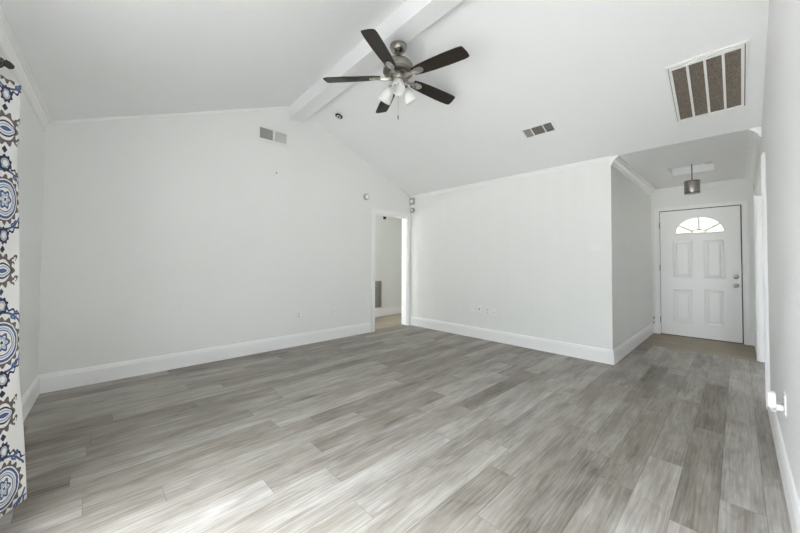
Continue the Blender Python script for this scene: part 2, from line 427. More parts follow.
PX0, PX1, PZ = 2.42, 4.25, 2.0          # patio door opening in the window wall
b = MB(); b.plate([(-T, -.06), (PX0, -.06), (PX0, PZ), (PX1, PZ), (PX1, -.06), (XR + T, -.06), (XR + T, HC + .05), (-T, HC + .05)], [], 0, T, frame3((0, L, 0), LD, (0, 0, 1), -LN))
struct(b.build('wall_left', M_wall), 'white wall with the curtained patio door on the left', 'wall')
# passage behind the doorway
b = MB(); b.box((-1.25, -3.5, -.06), (-1.13, 2.0, HC)); b.box((-T, T, -.06), (-T + .1, 2.0, HC)); struct(b.build('wall_passage', M_wall), 'white far wall of the passage', 'wall')
b = MB(); b.box((-1.25, 1.9, -.06), (-T, 2.0, HC)); struct(b.build('wall_passage.001', M_wall), 'end wall of the passage', 'wall')
b = MB(); b.plate([(-1.25, -.06), (-T, -.06), (-T, HC), (-1.25, HC)], [[(-1.1, .3), (-.14, .3), (-.14, 2.2), (-1.1, 2.2)]], 0, .1, frame3((0, -3.4, 0), (1, 0, 0), (0, 0, 1), (0, -1, 0)))
struct(b.build('wall_passage.002', M_wall), 'passage wall with the added window', 'wall')
b = MB(); b.box((-1.3, -3.5, HC), (-T, 2.0, HC + .08)); struct(b.build('ceiling.003', M_ceil), 'flat ceiling of the passage', 'ceiling')
# room beyond the right opening
b = MB(); b.box((6.1, -1.0, -.06), (6.2, 1.9, HC)); b.plate([(XR + T, -.06), (6.1, -.06), (6.1, HC), (XR + T, HC)], [[(4.85, 1.0), (5.6, 1.0), (5.6, 2.05), (4.85, 2.05)]], 0, .1, frame3((0, -.9, 0), (1, 0, 0), (0, 0, 1), (0, -1, 0))); b.box((XR + T, 1.8, -.06), (6.1, 1.9, HC))
struct(b.build('wall_side_room', M_wall), 'walls of the room beyond the cased opening', 'wall')
b = MB(); b.box((XR + T, -1.0, HC), (6.2, 1.9, HC + .08)); struct(b.build('ceiling.004', M_ceil), 'ceiling of the room beyond the cased opening', 'ceiling')

# ---------------------------------------------------------------- ceilings
def slab(name, y0, z0, y1, z1, label):
    b = MB(); b.prism([(y0, z0), (y1, z1), (y1, z1 + .08), (y0, z0 + .08)], -T, XR + T, frame3((0, 0, 0), (0, 1, 0), (0, 0, 1), (1, 0, 0)))
    struct(b.build(name, M_ceil), label, 'ceiling')
def plane_z(y): return HC + sr * y / YP
def quad_slab(name, pts, label):
    b = MB(); v = [Vector(p) for p in pts]
    b._add([p for p in v] + [p + Vector((0, 0, .08)) for p in v], [(3, 2, 1, 0), (4, 5, 6, 7), (0, 1, 5, 4), (1, 2, 6, 5), (2, 3, 7, 6), (3, 0, 4, 7)])
    struct(b.build(name, M_ceil), label, 'ceiling')
xa, xb = -T, XR + T
ra, rb = YP + SK * .85 * xa, YP + SK * .85 * xb      # ridge line
quad_slab('ceiling', [(xa, 0, HC), (xb, 0, HC), (xb, rb, plane_z(rb)), (xa, ra, plane_z(ra))], 'white sloped ceiling rising from the panelled wall to the ridge')
def eave(x, ry, rz):
    e = L + SK * x; k = T * (rz - HC) / (ry - e); return (x, e - T, HC - k)
quad_slab('ceiling.001', [eave(xa, ra, plane_z(ra)), eave(xb, rb, plane_z(rb)), (xb, rb, plane_z(rb)), (xa, ra, plane_z(ra))], 'white sloped ceiling rising from the window wall to the ridge')
HX0, HX1, HY0, HY1 = 3.645, 4.085, 1.05, 1.60    # recess in the hall ceiling
b = MB(); b.plate([(XH - T, 0), (XR + T, 0), (XR + T, YD + .1), (XH - T, YD + .1)], [[(HX0, HY0), (HX1, HY0), (HX1, HY1), (HX0, HY1)]], HC, HC + .05)
struct(b.build('ceiling.002', M_ceil), 'flat white ceiling of the entry hall', 'ceiling')
rec = thing('ceiling_recess', 'shallow rectangular recess in the hall ceiling over the pendant lamp', 'recess', Matrix.Translation((HX0, HY0, HC)), kind='structure')
W, D = HX1 - HX0, HY1 - HY0
b = MB(); b.box((0, 0, .105), (W, D, .125)); b.build('lid_panel', M_ceil, rec)
b = MB(); b.plate([(-.02, -.02), (W + .02, -.02), (W + .02, D + .02), (-.02, D + .02)], [[(0, 0), (W, 0), (W, D), (0, D)]], .05, .125); b.build('side_panel', M_ceil, rec)
b = MB(); b.box((W - .1, .30, .085), (W - .02, .52, .105), bev=.004); b.build('cover_plate', M_offwhite, rec)
b = MB()
def beam_end(x): return [(x, -2.415 - .036 * x, 3.150 + .012 * x), (x, -2.235 - .036 * x, 3.150 + .012 * x), (x, -2.235 - .036 * x, HP + .02 + .012 * x), (x, -2.415 - .036 * x, HP + .02 + .012 * x)]
b._add(beam_end(xa) + beam_end(xb), [(0, 1, 2, 3), (7, 6, 5, 4), (0, 4, 5, 1), (1, 5, 6, 2), (2, 6, 7, 3), (3, 7, 4, 0)])
struct(b.build('ceiling_beam', M_ceil), 'white boxed ridge beam running across the vaulted ceiling', 'beam')

# ---------------------------------------------------------------- trim
def run(name, prof, p0, p1, zdir, out, material, label, cat):
    """sweep profile (out, up) from p0 to p1"""
    p0, p1 = Vector(p0), Vector(p1); d = p1 - p0; ln = d.length; d.normalize()
    b = MB(); b.prism(prof, 0, ln, frame3(p0, out, zdir, d)); struct(b.build(name, material), label, cat)
BH = .165
BASE = [(0, 0), (.017, 0), (.017, BH - .035), (.013, BH - .022), (.012, BH - .012), (.006, BH - .002), (0, BH)]
UPZ = (0, 0, 1)
run('baseboard_gable', BASE, (0, L, 0), (0, DY0 - .078, 0), UPZ, (1, 0, 0), M_trim, 'tall white baseboard along the gable wall', 'baseboard')
run('baseboard_partition', BASE, (0.0, 0, 0), (XH, 0, 0), UPZ, (0, -1, 0), M_trim, 'white baseboard along the panelled wall', 'baseboard')
run('baseboard_hall', BASE, (XH, -.017, 0), (XH, YD, 0), UPZ, (1, 0, 0), M_trim, 'white baseboard along the hall side wall', 'baseboard')
run('baseboard_entry', BASE, (XH, YD, 0), (FX0 - .055, YD, 0), UPZ, (0, -1, 0), M_trim, 'short baseboard left of the front door', 'baseboard')
run('baseboard_entry.001', BASE, (FX1 + .05, YD, 0), (XR, YD, 0), UPZ, (0, -1, 0), M_trim, 'short baseboard right of the front door', 'baseboard')
run('baseboard_right', BASE, (XR, L, 0), (XR, OY0 - .075, 0), UPZ, (-1, 0, 0), M_trim, 'white baseboard along the textured right wall', 'baseboard')
run('baseboard_right.001', BASE, (XR, OY1 + .075, 0), (XR, YD, 0), UPZ, (-1, 0, 0), M_trim, 'short baseboard between the cased opening and front door', 'baseboard')
run('baseboard_left', BASE, (0, L, 0), Vector((0, L, 0)) + LD * (PX0 - .07), UPZ, LN, M_trim, 'white baseboard below the curtain', 'baseboard')
run('baseboard_passage', BASE, (-1.13, -3.4, 0), (-1.13, 1.9, 0), UPZ, (1, 0, 0), M_trim, 'white baseboard in the passage', 'baseboard')
CR = [(0, 0), (.012, 0), (.012, .014), (.018, .016), (.024, .040), (.042, .056), (.044, .068), (.058, .069), (.060, .080), (.074, .081), (.074, .095), (0, .095)]
CRS = [(0, 0), (.006, 0), (.012, .02), (.026, .05), (.034, .056), (.034, .075), (0, .075)]
run('trim_1', [(p * .8, q * .75) for p, q in CRS], (0, 0, HC - .050), (XH + .02, 0, HC - .050), UPZ, (0, -1, 0), M_trim, 'thin white crown strip along the top of the panelled wall', 'crown moulding')
run('trim_2', CR, (XH, -.005, HC - .095), (XH, YD, HC - .095), UPZ, (1, 0, 0), M_trim, 'stepped crown moulding along the hall side wall', 'crown moulding')
run('trim_3', CRS, (XH, YD, HC - .075), (XR, YD, HC - .075), UPZ, (0, -1, 0), M_trim, 'crown moulding above the front door', 'crown moulding')
run('trim_4', CR, (XR, 0.0, HC - .095), (XR, YD, HC - .095), UPZ, (-1, 0, 0), M_trim, 'stepped crown moulding on the right side of the hall', 'crown moulding')
run('trim_5', [(p * .66, q * 1.05) for p, q in CR], (0, L, HC - .085), Vector((0, L, HC - .085)) + LD * XR * 1.001, UPZ, LN, M_trim, 'deep crown moulding on the curtain wall', 'crown moulding')
b = MB()
for y0, z0, y1, z1 in ((L, HC, YP - .09, HP - .035), ):
    d = Vector((0, y1 - y0, z1 - z0)); ln = d.length; d.normalize(); nrm = Vector((0, d.z, -d.y))
    b.prism([(0, -.004), (.012, 0), (.012, .022), (0, .026)], 0, ln, frame3((0, y0, z0), (1, 0, 0), nrm, d))
struct(b.build('trim_6', M_trim), 'thin bead where the left slope meets the gable wall', 'trim')
# doorway casings
CAS = [(0, 0), (.075, 0), (.075, .012), (.062, .018), (.018, .018), (.010, .012), (0, .010)]
def casing(name, M, wd, ht, label, cw=.075, jamb=.12, sill=0.0):
    t = thing(name, label, 'door casing', M, kind='structure')
    for s in (-1, 1):
        x0, x1 = (-cw, 0) if s < 0 else (wd, wd + cw)
        b = MB(); b.box((x0, 0, 0), (x1, ht + cw, .018), bev=.004); b.box((x0 + .015, 0, .018), (x1 - .015, ht + cw - .015, .024), bev=.003); b.build('side_casing', M_trim, t)
        b = MB(); xj = (0, .014) if s < 0 else (wd - .014, wd); b.box((xj[0], 0, -jamb - .01), (xj[1], ht, .0)); b.build('jamb', M_trim, t)
    b = MB(); b.box((0, ht, 0), (wd, ht + cw, .018), bev=.004); b.box((0, ht + .015, .018), (wd, ht + cw - .015, .024), bev=.003); b.build('head_casing', M_trim, t)
    b = MB(); b.box((.014, ht - .014, -jamb - .01), (wd - .014, ht, 0)); b.build('head_jamb', M_trim, t)
    return t
casing('trim_7', on_gable(DY0, 0), DY1 - DY0, DZ, 'white casing of the doorway in the gable wall', .073)
casing('trim_8', on_right(OY1, 0), OY1 - OY0, OZ, 'white casing of the wide opening in the right wall', .072)
b = MB(); b.box((-T, DY0, -.004), (0.0, DY1, .006), bev=.002); struct(b.build('trim_9', mat('tan_threshold', (.26, .22, .17), .5)), 'flat threshold strip under the gable wall doorway', 'threshold')

# ---------------------------------------------------------------- front door
fd = thing('door_1', 'white front door with a fan-shaped window above four panels', 'door', on_entry(FX0, 0), kind='structure')
DW = FX1 - FX0
lx0, lx1, lz0, lz1 = .024, DW - .028, .012, FZ - .018
fcx, fcz, fa, fb = 3.856 - FX0, 1.655, .282, .238
arc = [(fcx + fa * cos(pi * i / 28), fcz + fb * sin(pi * i / 28)) for i in range(29)]
pan = [(x0 - FX0, x1 - FX0, z0, z1) for x0, x1, z0, z1 in ((3.535, 3.783, .935, 1.548), (3.905, 4.143, .935, 1.538), (3.535, 3.775, .215, .760), (3.905, 4.135, .215, .768))]
rect = lambda x0, x1, z0, z1, k: [(x0 + k, z0 + k), (x1 - k, z0 + k), (x1 - k, z1 - k), (x0 + k, z1 - k)]
b = MB(); b.plate([(lx0, lz0), (lx1, lz0), (lx1, lz1), (lx0, lz1)], [arc] + [rect(*p, .014) for p in pan], -.045, -.004); leaf = b.build('door_leaf', M_door, fd)
for p in pan:
    b = MB(); loops = [(rect(*p, .0), -.004), (rect(*p, .004), .003), (rect(*p, .012), .003), (rect(*p, .018), -.010), (rect(*p, .040), -.018), (rect(*p, .046), -.018), (rect(*p, .062), -.007)]
    for (l0, h0), (l1, h1) in zip(loops, loops[1:]):
        b._add([(x, z, h0) for x, z in l0] + [(x, z, h1) for x, z in l1], [(q, (q + 1) % 4, 4 + (q + 1) % 4, 4 + q) for q in range(4)])
    b._add([(x, z, -.007) for x, z in loops[-1][0]], [(0, 1, 2, 3)])
    b._add([(x, z, -.045) for x, z in rect(*p, .014)], [(3, 2, 1, 0)])
    b.build('raised_panel', M_door, leaf, recalc=False)
b = MB()
ring_o = [(fcx + (fa + .02) * cos(pi * i / 28), fcz + (fb + .02) * sin(pi * i / 28)) for i in range(29)]
ring = ring_o + [(fcx - fa - .02, fcz - .022), (fcx + fa + .02, fcz - .022)]
inner = [(fcx + (fa - .006) * cos(pi * i / 28), fcz + .002 + (fb - .006) * sin(pi * i / 28)) for i in range(29)]
b.plate(ring, [inner], -.02, .008); b.build('fanlight_frame', M_door, leaf)
b = MB()
ha, hb = .085, .042
for ang in (32, 90, 148):
    a = radians(ang); p0 = Vector((fcx + ha * cos(a), fcz + hb * sin(a), 0)); p1 = Vector((fcx + fa * cos(a), fcz + fb * sin(a), 0))
    d = (p1 - p0).normalized(); q = Vector((-d.y, d.x, 0)) * .0125
    b.prism([(p0 - q).xy[:], (p1 - q).xy[:], (p1 + q).xy[:], (p0 + q).xy[:]], -.02, .005)
o = [(fcx + (ha + .006) * cos(pi * i / 14), fcz + (hb + .012) * sin(pi * i / 14)) for i in range(15)]
i_ = [(fcx + (ha - .012) * cos(pi * i / 14), fcz + (hb - .006) * sin(pi * i / 14)) for i in range(14, -1, -1)]
b.prism(o + i_, -.02, .005)
b.build('fanlight_bar', M_door, leaf)
b = MB(); b.prism(arc, -.030, -.026); g = b.build('fanlight_glass', M_creamglass, leaf); g['label'] = 'cream lit fanlight glass'
# hardware
def knobset(name, z, r):
    b = MB(); b.lathe([(0, .0), (r * 1.05, 0), (r * 1.05, .006), (r * .95, .012), (r * .5, .014)], 28)
    if name == 'door_knob': b.lathe([(.012, .012), (.011, .03), (.020, .038), (.027, .05), (.026, .062), (.016, .072), (0, .074)], 28)
    else: b.lathe([(r * .75, .012), (r * .72, .02), (0, .021)], 28); b.box((-.014, -.004, .02), (.014, .004, .036), bev=.002)
    o = b.build(name, M_chrome, leaf, (4.253 - FX0, z, -.004)); o['label'] = 'satin silver ' + name.replace('_', ' '); return o
knobset('deadbolt', .975, .032); knobset('door_knob', .845, .031)
for z in (.24, 1.10, 1.80):
    b = MB(); b.tube([(lx0 - .006, z - .045, .002), (lx0 - .006, z + .045, .002)], .006, 10); b.build('hinge', M_nickel_dark, leaf)
# frame
for s in (0, 1):
    x0 = -.055 if s == 0 else DW - .006
    b = MB(); b.box((x0, 0, 0), (x0 + .062, FZ + .045, .018), bev=.004); b.box((x0 + .012, 0, .018), (x0 + .048, FZ + .033, .023), bev=.003); b.build('side_casing', M_trim, fd)
    x0 = 0 if s == 0 else DW - .014
    b = MB(); b.box((x0, 0, -.14), (x0 + .014, FZ, 0)); b.build('jamb', M_trim, fd)
b = MB(); b.box((.007, FZ - .008, 0), (DW - .006, FZ + .045, .018), bev=.004); b.build('head_casing', M_trim, fd)
b = MB(); b.box((.014, .0, -.075), (.04, FZ, -.052)); b.box((DW - .04, 0, -.075), (DW - .014, FZ, -.052)); b.box((.04, FZ - .045, -.075), (DW - .04, FZ, -.052)); b.build('weatherstrip', M_dark, fd)
b = MB(); b.box((.014, -.0, -.1), (DW - .014, .010, -.0), bev=.002); b.build('threshold', M_iron, fd)

# ---------------------------------------------------------------- patio door (behind the curtain, lights the room) and added passage window
pd = thing('window_1', 'white framed sliding glass door in the left wall behind the curtain', 'sliding door', frame3(Vector((0, L, 0)) + LD * PX0, LD, (0, 0, 1), -LN), kind='structure')
PW = PX1 - PX0
b = MB(); b.plate([(0, 0), (PW, 0), (PW, PZ), (0, PZ)], [[(.045, .03), (PW - .045, .03), (PW - .045, PZ - .045), (.045, PZ - .045)]], .01, .11); b.build('outer_frame', M_alu, pd)
for k, (x0, x1, d) in enumerate(((.045, PW / 2 + .03, .03), (PW / 2 - .03, PW - .045, .068))):
    b = MB(); b.plate([(x0, .03), (x1, .03), (x1, PZ - .045), (x0, PZ - .045)], [[(x0 + .05, .1), (x1 - .05, .1), (x1 - .05, PZ - .1), (x0 + .05, PZ - .1)]], d, d + .032); sa = b.build('sash', M_alu, pd)
    b = MB(); b.box((x0 + .05, .1, d + .012), (x1 - .05, PZ - .1, d + .018)); b.build('glass_pane', M_glass, sa)
b = MB()
for x0, x1, z0, z1 in ((-.07, 0, 0, PZ + .07), (PW, PW + .07, 0, PZ + .07), (0, PW, PZ, PZ + .07)): b.box((x0, z0, -.016), (x1, z1, 0), bev=.003)
b.build('casing', M_trim, pd)
pw = thing('added_window_2', 'unseen window added at the end of the passage to light it', 'window', frame3((-1.1, -3.4, .3), (1, 0, 0), (0, 0, 1), (0, -1, 0)), kind='structure')  # out of view, added so that daylight brightens the passage walls
b = MB(); b.plate([(0, 0), (.96, 0), (.96, 1.9), (0, 1.9)], [[(.03, .03), (.93, .03), (.93, .94), (.03, .94)], [(.03, .96), (.93, .96), (.93, 1.87), (.03, 1.87)]], .03, .08); wf = b.build('window_frame', M_alu, pw)
b = MB(); b.box((.03, .03, .05), (.93, 1.87, .056)); b.build('glass_pane', M_glass, wf)

def sash_window(name, label, M, wd, ht):
    t = thing(name, label, 'window', M, kind='structure')
    b = MB(); b.plate([(0, 0), (wd, 0), (wd, ht), (0, ht)], [[(.04, .04), (wd - .04, .04), (wd - .04, ht / 2 - .02), (.04, ht / 2 - .02)], [(.04, ht / 2 + .02), (wd - .04, ht / 2 + .02), (wd - .04, ht - .04), (.04, ht - .04)]], -.09, -.04); f = b.build('window_frame', M_alu, t)
    b = MB(); b.box((.04, .04, -.068), (wd - .04, ht - .04, -.062)); b.build('glass_pane', M_glass, f)
    b = MB(); b.box((-.06, -.03, 0), (wd + .06, 0, .03), bev=.004); b.build('window_sill', M_trim, t)
sash_window('added_window_3', 'unseen white sash window added beyond the cased opening to light the hall', frame3((5.6, -.9, 1.0), (-1, 0, 0), (0, 0, 1), (0, 1, 0)), .75, 1.05)  # unseen, added and placed to throw daylight on the hall and front door

# ---------------------------------------------------------------- ceiling fan
FX, FY = 2.118, -2.342
fan = thing('ceiling_fan', 'brushed nickel ceiling fan with five dark wood blades hanging from the ridge beam', 'ceiling fan', Matrix.Translation((FX, FY, 2.878)))
Z0 = 3.1755 - 2.878
b = MB(); b.lathe([(0, Z0), (.078, Z0), (.080, Z0 - .008), (.077, Z0 - .022), (.066, Z0 - .045), (.045, Z0 - .062), (.026, Z0 - .067), (0, Z0 - .067)], 40); b.build('canopy', M_nickel, fan)
b = MB(); b.lathe([(0, Z0 - .055), (.022, Z0 - .06), (.026, Z0 - .072), (.020, Z0 - .082), (.0125, Z0 - .084), (.0125, .165), (.0, .165)], 24); b.build('downrod', M_nickel_dark, fan)
b = MB(); b.lathe([(0, .178), (.030, .178), (.034, .170), (.040, .160), (.075, .154), (.112, .140), (.134, .115), (.141, .085), (.141, .055), (.132, .036), (.105, .022), (.080, .014), (0, .014)], 48); hs = b.build('motor_housing', M_nickel, fan)
b = MB(); b.lathe([(.143, .052), (.1435, .050), (.135, .034), (.108, .021), (.100, .020)], 48); b.build('vent_band', M_nickel_dark, hs)
b = MB(); b.lathe([(0, .02), (.062, .02), (.066, .010), (.066, -.006), (.056, -.018), (.052, -.05), (.058, -.056), (.058, -.068), (.040, -.080), (0, -.082)], 36); sw = b.build('switch_housing', M_nickel, fan)
OUT = [(.165, -.043), (.23, -.054), (.34, -.063), (.50, -.069), (.62, -.069), (.658, -.067), (.670, -.063), (.676, -.055), (.688, .010), (.690, .040), (.686, .054), (.676, .061), (.645, .064), (.50, .066), (.34, .061), (.23, .053), (.165, .043)]
b = MB(); b.prism(OUT, 0, .007)
bmesh.ops.bevel(b.bm, geom=[e for e in b.bm.edges if abs(e.verts[0].co.z - e.verts[1].co.z) < 1e-6], offset=.002, segments=1, affect='EDGES')
blade0 = b.build('blade', M_blade, fan)
b = MB()
leafp = [(.145, -.012), (.17, -.024), (.20, -.034), (.235, -.034), (.262, -.022), (.272, 0), (.262, .022), (.235, .034), (.20, .034), (.17, .024), (.145, .012)]
b.prism(leafp, -.006, -.0005)
b.prism([(.07, -.020), (.110, -.016), (.150, -.013), (.150, .013), (.110, .016), (.07, .020)], -.010, -.001)
b.tube([(.06, 0, -.004), (.10, 0, -.013), (.15, 0, -.010), (.20, 0, -.006)], [.013, .012, .010, .006], 10)
for x, y in ((.185, -.016), (.185, .016), (.245, 0)): b.lathe([(0, -.010), (.005, -.0095), (.006, -.006), (.006, -.003)], 10, Matrix.Translation((x, y, 0)))
M_bracket = brushed('pale_nickel', (.56, .53, .48), .28)
iron0 = b.build('blade_bracket', M_bracket, blade0)
blades = [blade0]
for k in range(1, 5):
    o = blade0.copy(); COL.objects.link(o); o.parent = fan
    c = iron0.copy(); COL.objects.link(c); c.parent = o; blades.append(o)
for k, o in enumerate(blades):
    o.matrix_local = Matrix.Rotation(radians(9.3 + 72 * k), 4, 'Z') @ Matrix.Translation((0, 0, .002)) @ Matrix.Rotation(radians(2.2), 4, 'Y') @ Matrix.Rotation(radians(-12), 4, 'X')
for o in blades: o['label'] = 'dark walnut blade'
SP = [(.020, .0), (.026, -.006), (.038, -.018), (.049, -.036), (.056, -.058), (.059, -.080), (.060, -.100), (.063, -.116), (.061, -.117), (.057, -.100), (.056, -.080), (.053, -.058), (.046, -.036), (.035, -.018), (.022, -.006), (0, -.004)]
for k, ang in enumerate((-43, 77, 197)):
    Ma = Matrix.Rotation(radians(ang), 4, 'Z')
    arm = MB(); arm.tube([(.03, 0, -.070), (.052, 0, -.070), (.066, 0, -.078), (.076, 0, -.092)], [.011, .010, .010, .012], 12); arm.lathe([(0, .012), (.024, .010), (.027, -.002), (.026, -.012), (.0, -.012)], 24, Matrix.Translation((.078, 0, -.094)) @ Matrix.Rotation(radians(-32), 4, 'Y'))
    ao = arm.build('light_arm', M_nickel, fan); ao.matrix_local = Matrix.Translation((0, 0, .024)) @ Ma
    b = MB(); b.lathe([(r_ * .96, z_ * 1.16) for r_, z_ in SP], 32); so = b.build('lamp_shade', M_frost, ao); so['label'] = 'frosted white bell glass'
    so.matrix_local = Matrix.Translation((.080, 0, -.098)) @ Matrix.Rotation(radians(-32), 4, 'Y')
b = MB()
for i in range(60): b.lathe([(0, .0016), (.0016, 0), (0, -.0016)], 6, Matrix.Translation((0, 0, -.085 - i * .0046)))
b.tube([(0, 0, -.082), (0, 0, -.362)], .0008, 6)
ch = b.build('pull_chain', M_nickel, fan); ch.location = (.012, -.012, 0)
b = MB(); b.lathe([(0, -.355), (.003, -.357), (.006, -.37), (.007, -.388), (.004, -.398), (0, -.4)], 14); b.build('chain_fob', M_nickel_dark, ch)

# ---------------------------------------------------------------- vents
def ring_plate(b, w_, h_, k, h0, h1, holes=None):
    holes = holes or [[(k, k), (w_ - k, k), (w_ - k, h_ - k), (k, h_ - k)]]
    b.plate([(0, 0), (w_, 0), (w_, h_), (0, h_)], holes, h0, h1)
# return air grille on the right slope
GW, GH = .478, .705
Mg = on_slope(3.874, -.294)
gr = thing('return_air_grille', 'large white framed return air grille with four dusty brown panels on the sloped ceiling', 'air grille', Mg)
b = MB(); ring_plate(b, GW, GH, .016, 0, .014); fo = b.build('outer_frame', M_white, gr)
cols = 4; k0 = .040; bar = .016; cw = (GW - 2 * k0 - bar * (cols - 1)) / cols
hol = [[(k0 + i * (cw + bar), k0), (k0 + i * (cw + bar) + cw, k0), (k0 + i * (cw + bar) + cw, GH - k0), (k0 + i * (cw + bar), GH - k0)] for i in range(cols)]
b = MB(); b.box((.01, .01, .0005), (GW - .01, GH - .01, .003)); gp = b.build('gap', M_slot, gr)
b = MB(); b.plate([(.0215, .0215), (GW - .0215, .0215), (GW - .0215, GH - .0215), (.0215, GH - .0215)], hol, .004, .022); fr = b.build('hinged_frame', M_white, gr)
for h in hol:
    b = MB(); b.box((h[0][0] - .002, h[0][1] - .002, .004), (h[2][0] + .002, h[2][1] + .002, .010))
    o = b.build('filter_panel', M_filter, fr); o['label'] = 'dusty brown filter panel'
# supply register on the slope
RW, RH = .345, .158
rg = thing('supply_register', 'small three-section supply register on the sloped ceiling right of the fan', 'air vent', on_slope(2.538, -.612))
secs = [(.012, .098), (.110, .232), (.244, .333)]
b = MB(); b.plate([(-.018, -.018), (RW + .018, -.018), (RW + .018, RH + .018), (-.018, RH + .018)], [[(a, .012), (c, .012), (c, RH - .012), (a, RH - .012)] for a, c in secs], 0, .008)
rf = b.build('frame', M_white, rg)
b = MB(); b.box((.008, .008, -.002), (RW - .008, RH - .008, .001)); b.build('duct', M_duct, rf)
for i, (a, c) in enumerate(secs):
    b = MB()
    if i == 1:
        for j in range(8): b.box((a, -.006, -.001), (c, .006, .001), Matrix.Translation((0, .02 + j * .0168, .005)) @ Matrix.Rotation(radians(20), 4, 'X'))
    else:
        nn = 6
        for j in range(nn): b.box((-.004, .012, -.001), (.004, RH - .012, .001), Matrix.Translation((a + .008 + j * (c - a - .016) / (nn - 1), 0, .005)) @ Matrix.Rotation(radians(35 if i == 0 else -35), 4, 'Y'))
    b.build('louvre_bank', M_rust if i == 1 else M_slat, rf)
# wall vent on the gable wall
vg = thing('wall_vent', 'two-section grey vent high on the gable wall under the beam end', 'air vent', on_gable(-2.818, 2.776))
VW, VH = .372, .148
b = MB(); b.plate([(-.03, -.025), (VW + .03, -.025), (VW + .03, VH + .025), (-.03, VH + .025)], [[(.006, .004), (.177, .004), (.177, VH - .004), (.006, VH - .004)], [(.196, .004), (VW - .006, .004), (VW - .006, VH - .004), (.212, VH - .004)]], 0, .008)
vf_ = b.build('frame', M_wall, vg)
b = MB(); b.box((.003, .002, -.002), (VW - .003, VH - .002, .001)); b.build('duct', M_duct, vf_)
for i, (a, c) in enumerate(((.006, .177), (.196, VW - .006))):
    b = MB(); nn = 14
    if i == 0:
        for j in range(nn): b.box((a, -.0045, -.0008), (c, .0045, .0008), Matrix.Translation((0, .010 + j * (VH - .02) / (nn - 1), .004)) @ Matrix.Rotation(radians(40), 4, 'X'))
    else:
        for j in range(nn): b.box((a, -.0055, -.0008), (c, .0055, .0008), Matrix.Translation((0, .010 + j * (VH - .02) / (nn - 1), .004)) @ Matrix.Rotation(radians(-12), 4, 'X'))
    b.build('louvre_bank', M_slat if i == 0 else M_slat_lt, vf_)
# low return vent in the passage
pv = thing('passage_vent', 'tall grey floor-level vent seen through the doorway', 'air vent', frame3((-1.13, -.14, .175), (0, 1, 0), (0, 0, 1), (1, 0, 0)))
b = MB(); b.plate([(-.03, -.008), (.42, -.008), (.42, .63), (-.03, .63)], [[(0, .018), (.385, .018), (.385, .595), (0, .595)]], 0, .012); pf = b.build('frame', M_white, pv)
b = MB(); b.box((-.004, .014, .0005), (.389, .60, .002)); b.build('duct', M_slot, pf)
b = MB()
for j in range(30): b.box((0, -.0085, -.001), (.385, .0085, .001), Matrix.Translation((0, .026 + j * .0194, .007)) @ Matrix.Rotation(radians(35), 4, 'X'))
for x in (.13, .26): b.box((x - .006, .018, .002), (x + .006, .595, .012))
b.build('louvre_bank', M_slat, pf)

# ---------------------------------------------------------------- small fixtures
# dark eyelet on the slope
hk = thing('ceiling_hook', 'small dark metal hook plate on the slope left of the fan', 'ceiling hook', on_slope(.469, -1.912))
b = MB(); b.lathe([(0, 0), (.052, 0), (.054, .006), (.045, .012), (.030, .013)], 28); b.build('plate', M_iron, hk)
b = MB(); b.lathe([(.030, .008), (.032, .018), (.022, .022), (.018, .014), (0, .013)], 24); b.build('rim', M_chrome, hk)
b = MB(); b.tube([(.0, .0, .012), (0, .004, .026), (.010, .006, .034), (.020, .002, .028), (.020, 0, .016)], .005, 8); b.build('hook', M_iron, hk)
# pendant
PXc, PYc, PZc = 3.868, 1.36, 2.095
pn = thing('pendant_lamp', 'brushed metal drum pendant lamp hanging in the entry hall', 'pendant lamp', Matrix.Translation((PXc, PYc, PZc)))
b = MB(); b.lathe([(.004, .0), (.077, .0), (.079, .004), (.079, .162), (.077, .166), (.074, .166), (.074, .004), (.004, .003)], 48)
b.build('drum_shade', M_drum, pn)
for z in (0, .153):
    b = MB(); b.lathe([(.0785, z), (.081, z + .001), (.081, z + .012), (.0785, z + .013), (.0785, z)], 48); b.build('rim', M_nickel_dark, pn)
b = MB(); b.tube([(0, 0, .155), (0, 0, HC + .10 - PZc)], .0065, 12); b.box((-.076, -.004, .157), (.076, .004, .162)); b.box((-.004, -.076, .157), (.004, .076, .162)); b.build('stem', M_nickel_dark, pn)
b = MB(); b.lathe([(0, HC + .105 - PZc), (.055, HC + .105 - PZc), (.052, HC + .088 - PZc), (.012, HC + .080 - PZc), (0, HC + .08 - PZc)], 28); b.build('canopy', M_nickel, pn)

def outlet(M, label, kind='duplex', group=None, cat='outlet', name='wall_outlet'):
    t = thing(name, label, cat, M, group)
    wd = .058 if kind == 'double' else .035
    b = MB(); b.box((-wd, -.0575, 0), (wd, .0575, .006), bev=.003); b.build('face_plate', M_white, t)
    if kind == 'duplex':
        for z in (-.021, .021):
            b = MB(); b.prism([(.0165 * cos(a), .0145 * sin(a) * 1.0) for a in [2 * pi * i / 16 for i in range(16)]], .005, .009, Matrix.Translation((0, z, 0))); so = b.build('socket', M_offwhite, t)
            b = MB(); b.box((-.0075, z - .004, .0085), (-.0045, z + .006, .0096)); b.box((.0045, z - .004, .0085), (.0075, z + .006, .0096)); b.build('slot', M_slot, so)
    elif kind == 'jack':
        b = MB(); b.lathe([(.006, .005), (.006, .016), (.003, .016), (0, .012)], 14); b.build('coax_jack', M_chrome, t)
    elif kind == 'phone':
        b = MB(); b.box((-.009, -.010, .0055), (.009, .008, .0075)); b.build('jack', M_slot, t)
    elif kind in ('single', 'double'):
        for x in ((0,) if kind == 'single' else (-.023, .023)):
            b = MB(); b.box((x - .006, -.013, .005), (x + .006, .013, .0075)); b.box((x - .004, .0, .006), (x + .004, .010, .02), bev=.0015); b.build('toggle', M_white, t)
    return t
